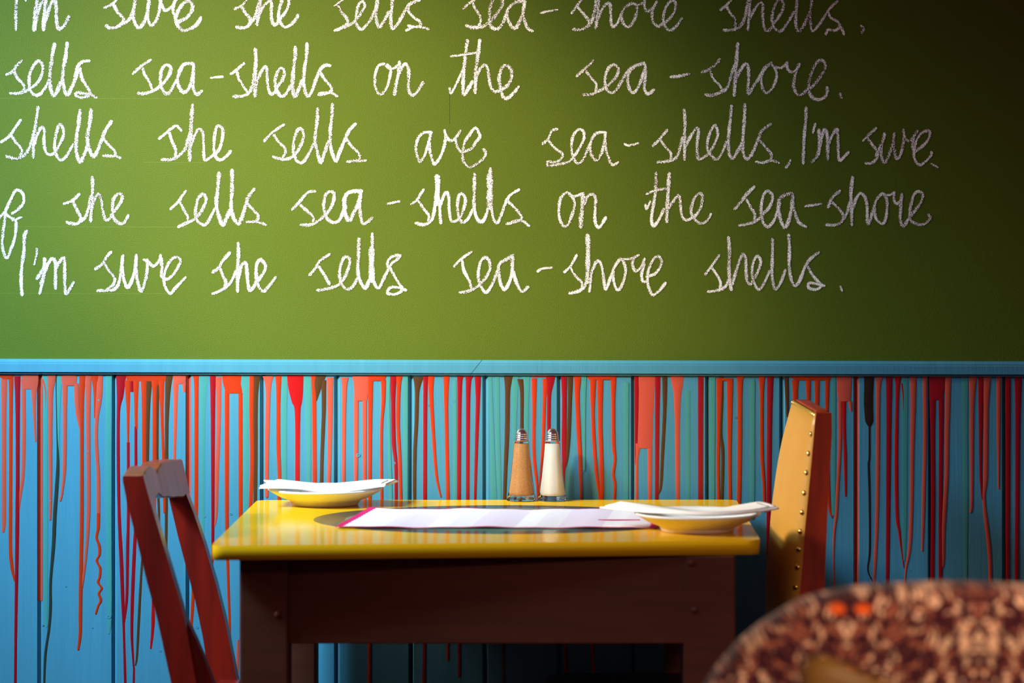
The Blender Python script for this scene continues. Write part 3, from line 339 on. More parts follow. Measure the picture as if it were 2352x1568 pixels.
# ------------------------------------------------------------------ paint drips on the planks
KT = {'a': (0, 800), 'b': (420, 800), 'c': (840, 800), 'd': (1260, 800), 'e': (1700, 800), 'f': (1872, 1000)}
D = """
a teal 430,255,60 430,400,50 432,1000,44 432,1568,44 432,2400,40 440,2630,26
a teal 560,258,62 550,600,40 548,1000,36 545,1300,30
a teal 1030,255,60 1030,1568,52 1040,2500,36 1030,2700,18
a coral 40,270,62 38,700,46 38,1568,42 32,1730,30
a orange 65,250,150 65,272,130 65,290,90
a orange 105,265,50 105,500,38 103,1000,34 100,1568,34 100,1900,34 115,2080,34 138,2200,16
a crimson 165,262,60 168,600,44 168,1200,38 165,1568,40 160,2000,36 150,2700,28 145,3250,28
a coral 283,252,160 283,330,156 283,385,144
a coral 225,300,60 225,400,42 228,800,38 218,1200,34 190,1400,30 172,1568,22
a coral 322,360,60 325,600,30 338,875,20
a coral 490,255,84 485,330,70 480,450,45 478,900,36 480,1400,30 475,1620,20
a coral 403,290,20 430,400,16 430,570,5
a dark 548,245,40 532,300,12 540,800,12 548,1000,24 545,1200,34 520,1568,36 508,1850,34 480,2200,26 478,2450,28 465,2650,24 430,2900,24 418,3200,18
a coral 655,252,150 655,320,140 660,352,120
a coral 615,300,56 615,600,38 612,1100,34 590,1350,24 572,1440,20
a coral 722,330,46 735,600,40 770,795,18
a orange 785,255,72 775,400,50 775,800,36 775,1568,36 768,2000,36 762,2500,34 760,2700,30 742,2850,22
a coral 835,255,64 835,600,42 838,1000,38 838,1568,36 810,2000,24 775,2260,24
a orange 900,255,80 905,400,44 903,650,26
a coral 945,255,60 938,450,62 915,680,36 912,900,34 930,1200,34 933,1568,34
a orange 933,1560,34 930,1700,30 915,1790,26 940,1870,28 942,1950,26 917,2010,26 948,2080,26 945,2160,24 930,2215,26 962,2270,26 937,2320,26 955,2385,26 930,2440,24 908,2510,20
a crimson 1150,255,100 1140,450,66 1124,600,36 1122,1000,34 1130,1568,34 1150,2000,40 1165,2400,36 1175,2700,26 1190,3250,30
a brown 1412,300,66 1405,600,40 1395,1150,36 1390,1500,30 1372,1850,28 1345,2060,26 1320,2500,28 1300,2900,24 1285,3000,18
a brown 1495,340,36 1490,700,34 1490,1100,32 1505,1500,26 1510,1665,18
a brown 1605,255,76 1592,400,56 1582,700,40 1580,1060,36 1577,1568,32 1575,2000,26
a orange 1395,250,420 1395,285,400 1395,310,380
a orange 1210,300,64 1215,600,34 1215,905,22
a crimson 1248,300,40 1248,412,36
a crimson 1216,890,30 1217,1568,30 1210,1900,34 1205,2300,30 1195,2450,28 1180,2600,14
a orange 1290,300,60 1290,580,36 1292,760,30
a crimson 1288,740,30 1288,1568,32 1275,1900,36 1258,2300,36 1250,2700,30 1265,2980,20 1270,3050,22 1265,3250,24
a orange 1365,300,60 1365,600,44 1368,1120,40 1370,1500,34
a orange 1470,300,84 1465,420,46 1465,700,42 1465,1100,40 1463,1550,34
a orange 1530,300,66 1535,600,36 1550,1060,30 1560,1550,26
a red 1450,2380,22 1452,2550,36 1445,2700,30 1430,2840,20
a coral 1700,252,130 1700,310,120 1695,335,96
a coral 1665,330,56 1665,600,36 1655,1050,30 1652,1500,24
a coral 1742,320,40 1748,415,24
b teal 200,256,94 190,600,52 190,1568,40 180,2250,36 175,2560,20
b teal 600,256,96 598,600,60 596,1568,50
b teal 965,256,60 960,700,50 960,1450,46
b teal 1180,256,76 1190,700,50 1192,1450,42
b orange 118,254,84 128,330,46 128,900,40 125,1568,38 111,2063,34 99,2311,36 78,2683,26
b crimson 285,256,60 285,600,44 285,1568,32 282,1900,28 276,2140,14
b coral 338,270,56 340,700,42 325,1200,36 318,1568,26 300,1680,14
b orange 465,252,186 465,330,170 482,400,166 484,425,140
b orange 418,400,44 418,1568,38 424,1989,30 446,2658,22 458,2798,10
b orange 547,420,42 548,1568,40 548,2000,30
b orange 655,254,52 650,600,40 655,1100,38 640,1568,36 634,1900,30
b brown 700,256,68 690,500,46 690,1100,40 685,1568,34 680,1900,30
b coral 808,262,104 808,400,50 798,900,40 795,1400,34
b coral 524,2760,22 522,2900,28 518,3150,20
b orange 908,256,60 905,500,38 905,900,38 915,1200,34 912,1500,34
b red 1065,252,160 1068,350,146 1080,500,100 1088,650,50 1085,1400,42
b orange 1240,254,54 1245,500,40 1250,1450,40
b brown 1306,256,110 1285,330,84 1275,420,44 1266,490,12
b brown 1335,300,48 1335,600,38 1320,1000,34 1310,1450,32
b coral 1395,275,62 1395,600,48 1390,1000,40 1378,1450,32
b coral 1535,275,72 1530,400,44 1525,800,36 1522,1450,30
b coral 1685,262,156 1690,400,130 1684,495,124
b coral 1643,480,42 1640,1450,32
b coral 1722,480,42 1722,1500,30
b orange 1838,252,180 1838,285,160 1840,306,120
b orange 1778,290,50 1775,700,38 1770,1420,32 1768,2500,32 1765,3200,28
b orange 1900,296,48 1900,500,34 1882,800,26 1885,1500,26
c teal 215,258,36 215,600,30 240,1480,30
c teal 375,256,50 378,1480,36
c teal 845,300,36 848,1480,36
c teal 1180,262,36 1195,700,34 1215,1480,60
c teal 1245,262,40 1255,900,40 1275,1480,30
c teal 1418,262,66 1410,700,40 1405,1000,34
c teal 1520,262,76 1520,500,50 1522,850,40
c crimson 262,262,62 258,500,40 265,900,38 285,1100,32 287,1480,26
c orange 320,256,72 312,350,40 305,700,34 320,1000,30 335,1480,28
c brown 500,270,104 488,400,44 480,700,36 465,1000,34 462,1480,30
c crimson 575,262,60 565,400,40 562,1420,36 560,2500,30 548,3250,30
c orange 620,258,60 620,450,40 640,800,32 670,1200,26 712,1405,14
c orange 765,256,60 762,500,38 770,1000,34 778,1420,34 782,2500,26 774,2950,20
c crimson 900,262,82 890,400,42 885,1420,34 885,3110,26
c crimson 980,266,74 970,450,42 965,1500,32
c crimson 1062,262,60 1062,500,40 1050,900,32 1034,1500,22
c brown 1355,258,92 1345,400,50 1340,800,44 1325,1150,36 1315,1500,32 1300,2400,30 1310,3250,32
c brown 1465,290,60 1482,420,40 1480,770,34 1475,1400,28
c orange 1650,252,170 1650,270,150
c orange 1598,280,52 1595,600,36 1595,1000,32 1625,1300,26 1632,1440,14
c orange 1705,285,60 1695,450,36 1680,900,30 1655,1300,26 1642,1440,14
c crimson 1752,258,96 1745,350,64 1738,450,40 1735,760,36 1733,1300,30
d teal 335,258,50 335,600,30 335,1150,26
d teal 735,320,50 735,1480,40
d teal 1320,400,46 1325,1480,36
d teal 1550,262,60 1550,1480,46
d teal 1930,290,50 1930,1600,44
d brown 205,262,52 200,500,38 190,800,36 178,1000,28 165,1110,8
d crimson 145,262,56 148,500,44 145,900,44 150,1080,44 142,1300,18 150,2500,28 170,3250,30
d orange 275,258,72 270,450,44 285,800,40 300,1100,36 308,1480,16
d orange 505,252,300 505,275,270 505,295,236
d orange 420,275,60 418,600,34 430,900,34 455,1200,30 490,1420,28
d orange 488,275,60 488,700,42 500,1480,36 410,2500,28 430,3110,26
d orange 612,275,56 612,500,34 615,900,34 628,1050,26 612,1190,26 628,1290,26 620,1480,24
d crimson 838,262,56 830,900,30 828,1100,20
d coral 925,258,172 920,600,145 913,900,142 912,945,132
d coral 850,900,60 842,990,36 835,1100,28 835,1500,30
d coral 960,920,44 960,1500,34
d brown 1102,262,52 1100,600,36 1080,1000,32 1065,1300,26 1042,1380,8
d crimson 1035,262,52 1030,700,44 1025,1500,36
d coral 1215,256,132 1222,350,100 1220,450,70 1220,800,44 1225,1500,38
d crimson 1442,262,54 1440,800,50 1440,1500,48
d orange 1690,282,120 1690,305,100
d orange 1622,280,66 1612,700,36 1605,1100,30 1612,1500,28
d brown 1635,262,40 1642,500,22 1630,800,28 1650,1000,28 1640,1500,26
d orange 1718,290,60 1715,1000,34 1720,1500,32
d orange 1825,254,96 1812,350,50 1810,1000,42 1800,1640,36
e teal 885,262,44 885,1568,40
e teal 1560,262,60 1555,1568,50 1550,2000,30
e orange 205,258,60 203,500,34 205,1000,34 225,1300,28 230,1540,22
e crimson 285,262,62 278,600,48 270,1500,40 268,2600,30
e brown 438,270,44 445,480,34 450,640,26
e orange 675,252,404 675,275,396 690,300,340
e orange 522,300,70 522,400,50 522,600,44
e orange 645,300,50 648,600,30
e orange 728,300,50 728,640,34
e orange 825,300,44 822,600,32 828,1000,30 845,1480,28 870,1600,16
e coral 985,254,150 985,400,130 985,500,114
e coral 945,490,42 945,900,34 925,1300,30 912,1568,28 895,1700,24 885,1900,20 890,2300,16
e coral 1040,500,40 1052,595,16
e red 988,290,44 985,700,30 995,1040,30 1000,1395,18
e black 1222,254,92 1215,500,86 1222,670,80 1224,705,62 1225,735,30 1225,760,18 1225,1030,18 1218,1100,22 1226,1400,20 1228,1905,18 1210,2095,14 1255,2205,10
e coral 1318,270,76 1308,400,44 1305,900,38 1298,1568,34 1280,2000,30 1265,2300,24
e crimson 1412,262,66 1410,600,50 1402,1568,40 1395,2300,32
e red 1500,256,86 1490,400,36 1480,1000,34 1487,1568,32 1510,1750,24 1550,2075,8
e red 1532,330,16 1545,460,10 1546,580,4
e coral 1638,262,62 1640,500,50 1630,1000,38 1622,1568,34 1605,1900,30 1570,2100,18 1560,2300,18
e coral 1750,262,44 1750,900,36 1735,1568,32 1725,1915,18
f teal 1420,-570,60 1420,0,52 1425,600,46 1425,1450,34
f crimson 1160,-572,160 1155,-450,150 1150,-340,130
f crimson 1115,-360,60 1115,0,44 1118,600,42 1110,1450,36
f crimson 1195,-360,56 1195,0,44 1190,600,40 1190,1200,40 1185,1450,30
f coral 1262,-560,56 1250,0,44 1245,400,40 1215,900,40 1210,1200,34 1190,1270,16
f coral 1495,-565,76 1488,-300,44 1485,0,40 1485,600,28 1475,722,24
f crimson 1575,-562,60 1570,0,36 1572,400,28 1590,600,24
f coral 1630,-566,80 1622,-300,50 1620,0,44 1615,400,44 1600,600,30 1630,900,36 1655,1150,34 1660,1450,30
f coral 1740,-560,44 1738,0,34 1740,500,14
f crimson 1828,-562,52 1825,1450,34
f crimson 1925,-562,66 1920,0,46 1910,1450,36
"""
def in_plank(u):
    for ua, ub, o in planks:
        if ua <= u < ub: return o
    return planks[0][2]
for di, line in enumerate(D.strip().split('\n')):
    kk, colr, *pp = line.split(' '); x0, y0 = KT[kk]
    pts = [tuple(float(t) for t in p.split(',')) for p in pp]
    pts = [(x0+a/4.127, y0+b/4.127, c/4.127) for a, b, c in pts]
    c = catmull(pts, 8); vs, fs = [], []; n = len(c)
    if pts[-1][1]-pts[0][1] > 30 and pts[-1][2] < 13:                       # round lower tip
        u, v, wd = c[-1]; c += [(u, v+wd*0.25, wd*0.86), (u, v+wd*0.43, wd*0.5), (u, v+wd*0.5, wd*0.1)]; n = len(c)
    off = 0.00008+di*0.0000035
    for i, (u, v, wd) in enumerate(c):
        a = c[max(0, i-1)]; b = c[min(n-1, i+1)]; tx, ty = b[0]-a[0], b[1]-a[1]; l = math.hypot(tx, ty) or 1; nx = ty/l
        hw = max(wd, 0.4)*0.5*(1+0.02*math.sin(v*0.11+di)); th = min(0.00042, 0.00014+hw*0.00003)*(1.0 if colr != 'teal' else 0.35)
        for s, t in ((-1, 0), (-0.8, 0.85), (0, 1), (0.8, 0.85), (1, 0)):
            p = P(u+hw*s, v, ZP); vs.append((p.x, -PH-off-th*t, p.z))
    for i in range(n-1):
        for k in range(4): q = 5*i+k; fs.append((q, q+5, q+6, q+1))
    um = pts[len(pts)//2][0]
    obj('paint_drip', (vs, fs), MATS['drip_'+colr], in_plank(um), smooth=True)
# paint run down inside four of the grooves
for u, v1, cname in ((92, 1380, 'coral'), (433.2, 1235, 'coral'), (1967, 1372, 'coral'), (2308.3, 1600, 'teal')):
    xc = P(u, 0, ZP).x; zt = P(0, 862, ZP).z; zb = P(0, v1, ZP).z; e = 0.0004
    vs = []
    for z in (zt, zb): vs += [(xc-0.0034, -PH+0.0008-e, z), (xc-0.0002, -PH+0.0050-e, z), (xc+0.0002, -PH+0.0050-e, z), (xc+0.0034, -PH+0.0008-e, z)]
    obj('paint_run', (vs, [(0, 1, 5, 4), (1, 2, 6, 5), (2, 3, 7, 6)]), MATS['drip_'+cname], in_plank(u+5))
# knots and dents: small raised rings of paint
for u, v, r in ((227, 919, 4), (98, 1435, 5), (250, 1416, 9), (212, 1441, 3), (151, 1346, 3), (984, 930, 4), (1042, 921, 7), (906, 1063, 5), (823, 1045, 8), (1690, 958, 5),
                (530, 1180, 6), (469, 1186, 5), (452, 1440, 7), (1997, 966, 6), (2090, 1309, 4), (1336, 1085, 4), (116, 1150, 3), (368, 1494, 6), (418, 1382, 5), (203, 1036, 3)):
    c = P(u, v, ZP); rr = 0.5*r*ZP/F; bm = bmesh.new(); a, b, d = [], [], []
    for i in range(14):
        t = 2*math.pi*i/14; w2 = 1+0.45*math.sin(t+1)
        for L, q, h in ((a, 1.25, 0), (b, 0.95, 0.00015*w2), (d, 0.55, -0.0000)): L.append(bm.verts.new((c.x+rr*q*math.cos(t), -PH-0.00055-h, c.z+rr*q*math.sin(t)*0.8)))
    for i in range(14):
        j = (i+1) % 14; bm.faces.new((a[i], a[j], b[j], b[i])); bm.faces.new((b[i], b[j], d[j], d[i]))
    obj('paint_blister', bm, MATS['blue_paint'], in_plank(u), smooth=True)

for v0, u0, u1 in ((225, -200, 420), (520, -200, 430), (673, -200, 395), (372, 330, 470)):
    a, b = P(u0, v0, ZW), P(u1, v0+1, ZW)
    obj('guide_line', ([(a.x, -0.00012, a.z), (b.x, -0.00012, b.z), (b.x, -0.00012, b.z-0.0006), (a.x, -0.00012, a.z-0.0006)], [(0, 1, 2, 3)]), MATS['faint_chalk'], wall, label='faint ruled chalk line')
a, b = P(1031, 205, ZW), P(1032, 284, ZW)
obj('hairline_crack', box(a.x, a.x+0.0008, -0.0004, 0.0002, b.z, a.z), MATS['green_paint'], wall)
# ------------------------------------------------------------------ table
TT = 0.750
def tp(u, v, z=TT):
    Z = F*(CZ-z)/(v-HZ); return Vector(((u-1176)*Z/F, Z-ZW, z))
fl, fr, br, bl = tp(484, 1253), tp(1747, 1240), tp(1691, 1147), tp(591, 1148)
table = thing('dining_table', ((fl.x+fr.x)/2, -0.33, 0), 'small square table with glossy yellow painted top and dark brown legs', 'table')
def round_outline(cs, r, n=6):
    out = []
    for i, c in enumerate(cs):
        a, b = cs[i-1], cs[(i+1) % len(cs)]; da, db = (a-c).normalized(), (b-c).normalized()
        p0, p1 = c+da*r, c+db*r
        for k in range(n+1):
            t = k/n; out.append(p0*(1-t)**2+c*2*t*(1-t)+p1*t*t)
    return out
ol = round_outline([fl, fr, br, bl], 0.018)
bm = prism([(p.x, p.y, TT) for p in ol], (0, 0, -0.0185), 0.0055, 4)
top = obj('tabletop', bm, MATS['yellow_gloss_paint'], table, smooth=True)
for f in top.data.polygons: f.use_smooth = abs(f.normal.z) < 0.99
Zf = 3.665; ZB = 4.215
def legbox(u0, u1, Z, dz, name='leg'):
    x0, x1 = (u0-1176)*Z/F, (u1-1176)*Z/F
    return obj(name, box(x0, x1, Z-ZW, Z-ZW+dz, 0, TT-0.0185, 0.003), MATS['dark_wood'], table)
l1 = legbox(550, 662, Zf, 0.062); l2 = legbox(1570, 1690, Zf+0.01, 0.062)
xl0 = (550-1176)*Zf/F; xr1 = (1690-1176)*(Zf+0.01)/F
for x0 in (xl0, xr1-0.064):
    obj('leg', box(x0, x0+0.064, ZB-ZW-0.062, ZB-ZW, 0, TT-0.0185, 0.003), MATS['dark_wood'], table)
za = CZ-(1478-HZ)*(Zf+0.012)/F
obj('apron', box(xl0+0.050, xr1-0.05, Zf-ZW+0.012, Zf-ZW+0.034, za, TT-0.0185, 0.0015), MATS['dark_wood'], table)
obj('apron', box(xl0+0.050, xr1-0.05, ZB-ZW-0.034, ZB-ZW-0.012, za+0.02, TT-0.0185, 0.0015), MATS['dark_wood'], table)
for x0 in (xl0+0.014, xr1-0.036):
    obj('apron', box(x0, x0+0.022, Zf-ZW+0.05, ZB-ZW-0.05, za+0.02, TT-0.0185, 0.0015), MATS['dark_wood'], table)
for u, v, Z in ((640, 1301, Zf), (638, 1412, Zf), (1588, 1293, Zf+.01), (1596, 1401, Zf+.01)):
    p = P(u, v, Z); bm = lathe([(0.0, 0.0022), (0.0035, 0.0018), (0.0056, -0.001)], 14)
    for q in bm.verts: q.co = Vector((p.x+q.co.x, p.y-q.co.z, p.z+q.co.y))
    obj('peg', bm, MATS['dark_wood'], table, smooth=True)
# ------------------------------------------------------------------ placemat
FL, BL, FR, BR = Vector((-.2315, 3.83-ZW)), Vector((-.199, 4.100-ZW)), Vector((.189, 3.822-ZW)), Vector((.214, 4.085-ZW))
bm = bmesh.new(); nu, nv = 60, 16; uvl = bm.loops.layers.uv.new('UVMap'); G = []
def matpt(s, t):
    a = FL.lerp(FR, s); b = BL.lerp(BR, s); p = a.lerp(b, t)
    h = 0.0012+0.0007*math.sin(s*17+t*2)*(0.3+0.7*abs(2*t-1))+0.0004*math.sin(s*41+1)
    return Vector((p.x, p.y, TT+h))
for i in range(nu+1): G.append([bm.verts.new(matpt(i/nu, j/nv)) for j in range(nv+1)])
for i in range(nu):
    for j in range(nv):
        f = bm.faces.new((G[i][j], G[i+1][j], G[i+1][j+1], G[i][j+1]))
        for l, (a, b) in zip(f.loops, ((i, j), (i+1, j), (i+1, j+1), (i, j+1))): l[uvl].uv = (a/nu, b/nv)
pm = obj('placemat', bm, MATS['placemat_cloth'], None, smooth=True, label='white and pale pink placemat with magenta pinked edges lying mid table', category='placemat')
md = pm.modifiers.new('thick', 'SOLIDIFY'); md.thickness = 0.0008; md.offset = 1
def zig(s, sgn, name):
    vs, fs = [], []; n = 28
    for i in range(n+1):
        t = i/n; p = matpt(s, t); q = matpt(s+sgn*(0.010 if i % 2 else 0.018), t); o = matpt(s-sgn*0.010, t)
        vs += [(o.x, o.y, p.z+0.0012), (q.x, q.y, p.z+0.0012)]
    for i in range(n): fs.append((2*i, 2*i+1, 2*i+3, 2*i+2))
    o = obj(name, (vs, fs), MATS['mauve_trim'], pm, label='magenta zigzag edge'); m2 = o.modifiers.new('t', 'SOLIDIFY'); m2.thickness = 0.0006
zig(0.0, 1, 'zigzag_edge'); zig(1.0, -1, 'zigzag_edge')
for t in (0.0, 1.0):
    vs, fs = [], []; n = 60
    for i in range(n+1):
        a = matpt(i/n, t); b = matpt(i/n, t+(0.018 if t == 0 else -0.018)); vs += [(a.x, a.y-(0.0008 if t == 0 else -0.0008), a.z+0.0008), (b.x, b.y, b.z+0.0011)]
    for i in range(n): fs.append((2*i, 2*i+1, 2*i+3, 2*i+2))
    obj('border', (vs, fs), MATS['mauve_trim'], pm, label='thin magenta border')
a, b = tp(1374, 1198), tp(1470, 1198)
obj('printed_line', box(a.x, b.x, a.y-0.002, a.y+0.002, TT+0.0020, TT+0.0032), MATS['mauve_trim'], pm, label='printed magenta line')
# ------------------------------------------------------------------ plates and napkins
PR = [(0.0, 0.003), (0.040, 0.003), (0.042, 0.0), (0.0475, 0.0), (0.049, 0.0035), (0.052, 0.007), (0.066, 0.0125), (0.080, 0.0205), (0.083, 0.0225), (0.0832, 0.0240), (0.0820, 0.0248),
      (0.078, 0.0232), (0.064, 0.0165), (0.054, 0.0105), (0.046, 0.0080), (0.0, 0.0075)]
def plate(cx, Z, label):
    return obj('side_plate', lathe(PR, 72, (cx, Z-ZW, TT+0.0003)), MATS['porcelain'], None, True, label, 'plate', 'side plates on the table')
plate((747-1176)*4.172/F, 4.172, 'cream side plate at the left back of the yellow table')
plate((1602-1176)*3.80/F, 3.80, 'cream side plate at the right front corner of the yellow table')
def napkin(center, width, label, fold_label, heights, seed, endcut, w2=0.55):
    """center: list of (x, depth, z) along the strip; a folded strip of paper with two more folds on top"""
    def strip(sh, wsc, lift, s0, s1, th, cut):
        c = catmull(center, 10); n = len(c); bm = bmesh.new(); rows = []
        m = 10
        for i in range(n):
            s = i/(n-1)
            if s < s0 or s > s1: continue
            a = c[max(0, i-1)]; b = c[min(n-1, i+1)]; tx, ty = b[0]-a[0], b[1]-a[1]; l = math.hypot(tx, ty); nx, ny = -ty/l, tx/l
            r = []
            for j in range(m+1):
                t = j/m*2-1; wd = width*0.5*wsc; q = t*wd+sh
                zz = heights(s, q/(width*0.5))+lift
                sk = cut[0]*t*max(0, 1-s*6)+cut[1]*t*max(0, 1-(1-s)*6)
                r.append(Vector((c[i][0]+nx*q+tx/l*sk, c[i][1]+ny*q-ZW+ty/l*sk, c[i][2]+zz)))
            rows.append(r)
        topv = [[bm.verts.new(p+Vector((0, 0, th))) for p in r] for r in rows]; botv = [[bm.verts.new(p) for p in r] for r in rows]
        N1 = len(rows)
        for i in range(N1-1):
            for j in range(m):
                bm.faces.new((topv[i][j], topv[i+1][j], topv[i+1][j+1], topv[i][j+1])); bm.faces.new((botv[i][j], botv[i][j+1], botv[i+1][j+1], botv[i+1][j]))
            for j in (0, m): bm.faces.new((topv[i][j], botv[i][j], botv[i+1][j], topv[i+1][j]))
        for i in (0, N1-1):
            for j in range(m): bm.faces.new((topv[i][j], topv[i][j+1], botv[i][j+1], botv[i][j]))
        return bm
    o = obj('napkin', strip(0, 1, 0, 0, 1, 0.0022, endcut), MATS['napkin_paper'], None, True, label, 'napkin', 'folded paper napkins on the plates')
    obj('fold', strip(width*0.06, 0.86, 0.0023, 0.02, 0.985, 0.0016, (endcut[0]*1.3+0.004, endcut[1]*0.8)), MATS['napkin_paper'], o, True)
    obj('fold', strip(width*-0.05, w2, 0.0040, 0.0, 0.93, 0.0014, (-endcut[0], endcut[1])), MATS['napkin_paper'], o, True)
    return o
napkin([(-.3560, 4.165, .7790), (-.3290, 4.165, .7765), (-.300, 4.165, .7738), (-.268, 4.165, .7718), (-.230, 4.165, .7738), (-.198, 4.165, .7775), (-.1745, 4.165, .7800)], 0.104,
       'folded white paper napkin across the left back plate', 'fold', lambda s, q: 0.0030*q*q*math.sin(math.pi*s)+0.001*math.sin(9*s+q), 1, (0.006, 0.008))
napkin([(.140, 3.852, .7770), (.170, 3.815, .7760), (.205, 3.775, .7752), (.245, 3.757, .7740), (.285, 3.762, .7757), (.315, 3.777, .7790), (.3400, 3.792, .7830)], 0.052,
       'folded white paper napkin across the right front plate', 'fold', lambda s, q: 0.002*q*q*math.sin(math.pi*s)+0.0012*math.sin(7*s+2*q), 2, (0.004, 0.004), 0.6)
# ------------------------------------------------------------------ salt and pepper
def shaker(cx, Z, name, fill, label):
    c = (cx, Z-ZW, TT)
    t = thing(name, (cx, Z-ZW, TT), label, 'shaker', 'glass shakers at the back of the table')
    outer = [(0.0, 0.0002), (0.0212, 0.0002), (0.0227, 0.0014), (0.0222, 0.0049), (0.0205, 0.0110), (0.0189, 0.0188), (0.0160, 0.0397), (0.0132, 0.0676), (0.0118, 0.0850), (0.0115, 0.0880), (0.0085, 0.0895), (0.0, 0.0895)]
    obj('glass_body', lathe(outer, 8, c, 0.25), MATS['clear_glass'], t)
    inner = [(0.0, 0.0080), (0.0150, 0.0080), (0.0160, 0.0130), (0.0137, 0.030), (0.0120, 0.050), (0.0104, 0.070), (0.0094, 0.0838), (0.0, 0.0845)]
    obj('pepper' if fill == 'pepper' else 'salt', lathe(inner, 16, c, 0.25), MATS[fill], t, True, label='ground %s inside the glass' % fill)
    cap = [(0.0, 0.0886), (0.0092, 0.0886), (0.0098, 0.0896), (0.0098, 0.0905), (0.0083, 0.0917), (0.0097, 0.0930), (0.0096, 0.0936), (0.0081, 0.0947), (0.0094, 0.0959), (0.0092, 0.0965), (0.0079, 0.0975), (0.0088, 0.0985),
           (0.0082, 0.1000), (0.0070, 0.1028), (0.0050, 0.1052), (0.0026, 0.1065), (0.0, 0.1068)]
    cp = obj('cap', lathe(cap, 32, c), MATS['chrome'], t, True, label='ridged chrome cap')
    vs, fs = [], []
    for k in range(7):
        a = 2*math.pi*k/6; r = 0.0036 if k < 6 else 0; x, y, z = c[0]+r*math.cos(a), c[1]+r*math.sin(a), c[2]+(0.1063 if k < 6 else 0.1070)
        b = len(vs); vs += [(x+0.0006*math.cos(q*math.pi/3), y+0.0006*math.sin(q*math.pi/3), z) for q in range(6)]; fs.append(tuple(range(b, b+6)))
    obj('pour_holes', (vs, fs), MATS['seat_leather_dark'], cp)
shaker((1198-1176)*4.236/F, 4.236, 'pepper_shaker', 'pepper', 'glass pepper shaker with brown filling and chrome cap')
shaker((1269-1176)*4.236/F, 4.236, 'salt_shaker', 'salt', 'glass salt shaker with white filling and chrome cap')
# ------------------------------------------------------------------ left chair (mahogany)
def cr(x, y, Z, o=(260, 1040), s=2.969): return P(o[0]+x/s, o[1]+y/s, Z)
M = MATS['mahogany']
chL = thing('dining_chair', (-0.40, 3.87-ZW, 0), 'dark mahogany wooden chair with scalloped top rail left of the table', 'chair')
def stile(left, right, Z, th, low, name='stile', mat=M, par=chL, orig=(260, 1040), sc=2.969, bev=0.004):
    L = [cr(x, y, Z, orig, sc) for x, y in left]; R = [cr(x, y, Z, orig, sc) for x, y in right]
    for (xl, xr, z) in low: L.append(Vector((xl, Z-ZW, z))); R.append(Vector((xr, Z-ZW, z)))
    return obj(name, prism([tuple(p) for p in L+R[::-1]], (0, th, 0), bev, 3), mat, par)
stile([(64, 186), (100, 370), (160, 590), (230, 880), (300, 1130), (395, 1568)], [(203, 152), (240, 290), (300, 490), (372, 730), (432, 930), (482, 1110), (566, 1568)], 3.705, 0.030, [(-.420, -.380, .46), (-.455, -.418, .25), (-.500, -.470, 0.0)])
stile([(378, 300), (440, 560), (500, 790), (560, 1010), (610, 1250), (658, 1568)], [(497, 280), (545, 400), (620, 620), (700, 890), (765, 1150), (848, 1568)], 3.985, 0.030, [(-.405, -.365, .46), (-.440, -.400, .25), (-.485, -.455, 0.0)])
stile([(478, 1100), (512, 1260), (545, 1400), (570, 1568)], [(482, 1100), (560, 1260), (620, 1400), (682, 1568)], 3.728, 0.022, [(-.39, -.335, .47)], 'side_bracket', bev=0.002)
def interp(tab, t):
    for (a, b), (c, d) in zip(tab, tab[1:]):
        if t <= c: k = (t-a)/(c-a); k = k*k*(3-2*k); return b+(d-b)*k
    return tab[-1][1]
ZT = [(0, .8300), (.12, .8350), (.26, .8368), (.38, .8320), (.44, .8235), (.50, .8290), (.58, .8335), (.75, .8325), (1, .8285)]
ZBt = [(0, .770), (.10, .778), (.18, .796), (.30, .7985), (.5, .7885), (.7, .7830), (.86, .7790), (1, .7800)]
bm = bmesh.new(); rings = []; NN = 44
for i in range(NN+1):
    t = i/NN; Z = 3.7065+.3085*t; xl = -.5030+(-.4885+.5030)*t-0.006*math.sin(math.pi*t); xr = xl+.0275; zt, zb = interp(ZT, t), interp(ZBt, t)
    ln = lambda z: (zt-z)*0.235
    b = 0.0018
    rings.append([bm.verts.new((x+ln(z), Z-ZW, z)) for x, z in ((xl+b, zt), (xr-b, zt), (xr, zt-b), (xr, zb+b), (xr-b, zb), (xl+b, zb), (xl, zb+b), (xl, zt-b))])
for a, b in zip(rings, rings[1:]):
    for i in range(8): bm.faces.new((a[i], a[(i+1) % 8], b[(i+1) % 8], b[i]))
bm.faces.new(rings[0]); bm.faces.new(rings[-1][::-1])
obj('top_rail', bm, M, chL)
obj('cross_rail', prism([(-.404, 3.735-ZW, .525), (-.377, 3.735-ZW, .525), (-.370, 3.735-ZW, .48), (-.397, 3.735-ZW, .48)], (0, .25, 0), .003), M, chL)
obj('seat', box(-.420, -.06, 3.742-ZW, 4.05-ZW, .435, .462, .010, 3), M, chL)
obj('seat_rail', box(-.40, -.08, 3.748-ZW, 3.768-ZW, .375, .436, .002), M, chL); obj('seat_rail', box(-.40, -.08, 4.00-ZW, 4.02-ZW, .375, .436, .002), M, chL)
obj('leg', box(-.105, -.07, 3.748-ZW, 3.785-ZW, 0, .437, .004), M, chL); obj('leg', box(-.105, -.07, 3.99-ZW, 4.027-ZW, 0, .437, .004), M, chL)
obj('stretcher', box(-.455, -.08, 3.748-ZW, 3.766-ZW, .16, .19, .003), M, chL); obj('stretcher', box(-.455, -.08, 3.995-ZW, 4.013-ZW, .16, .19, .003), M, chL)
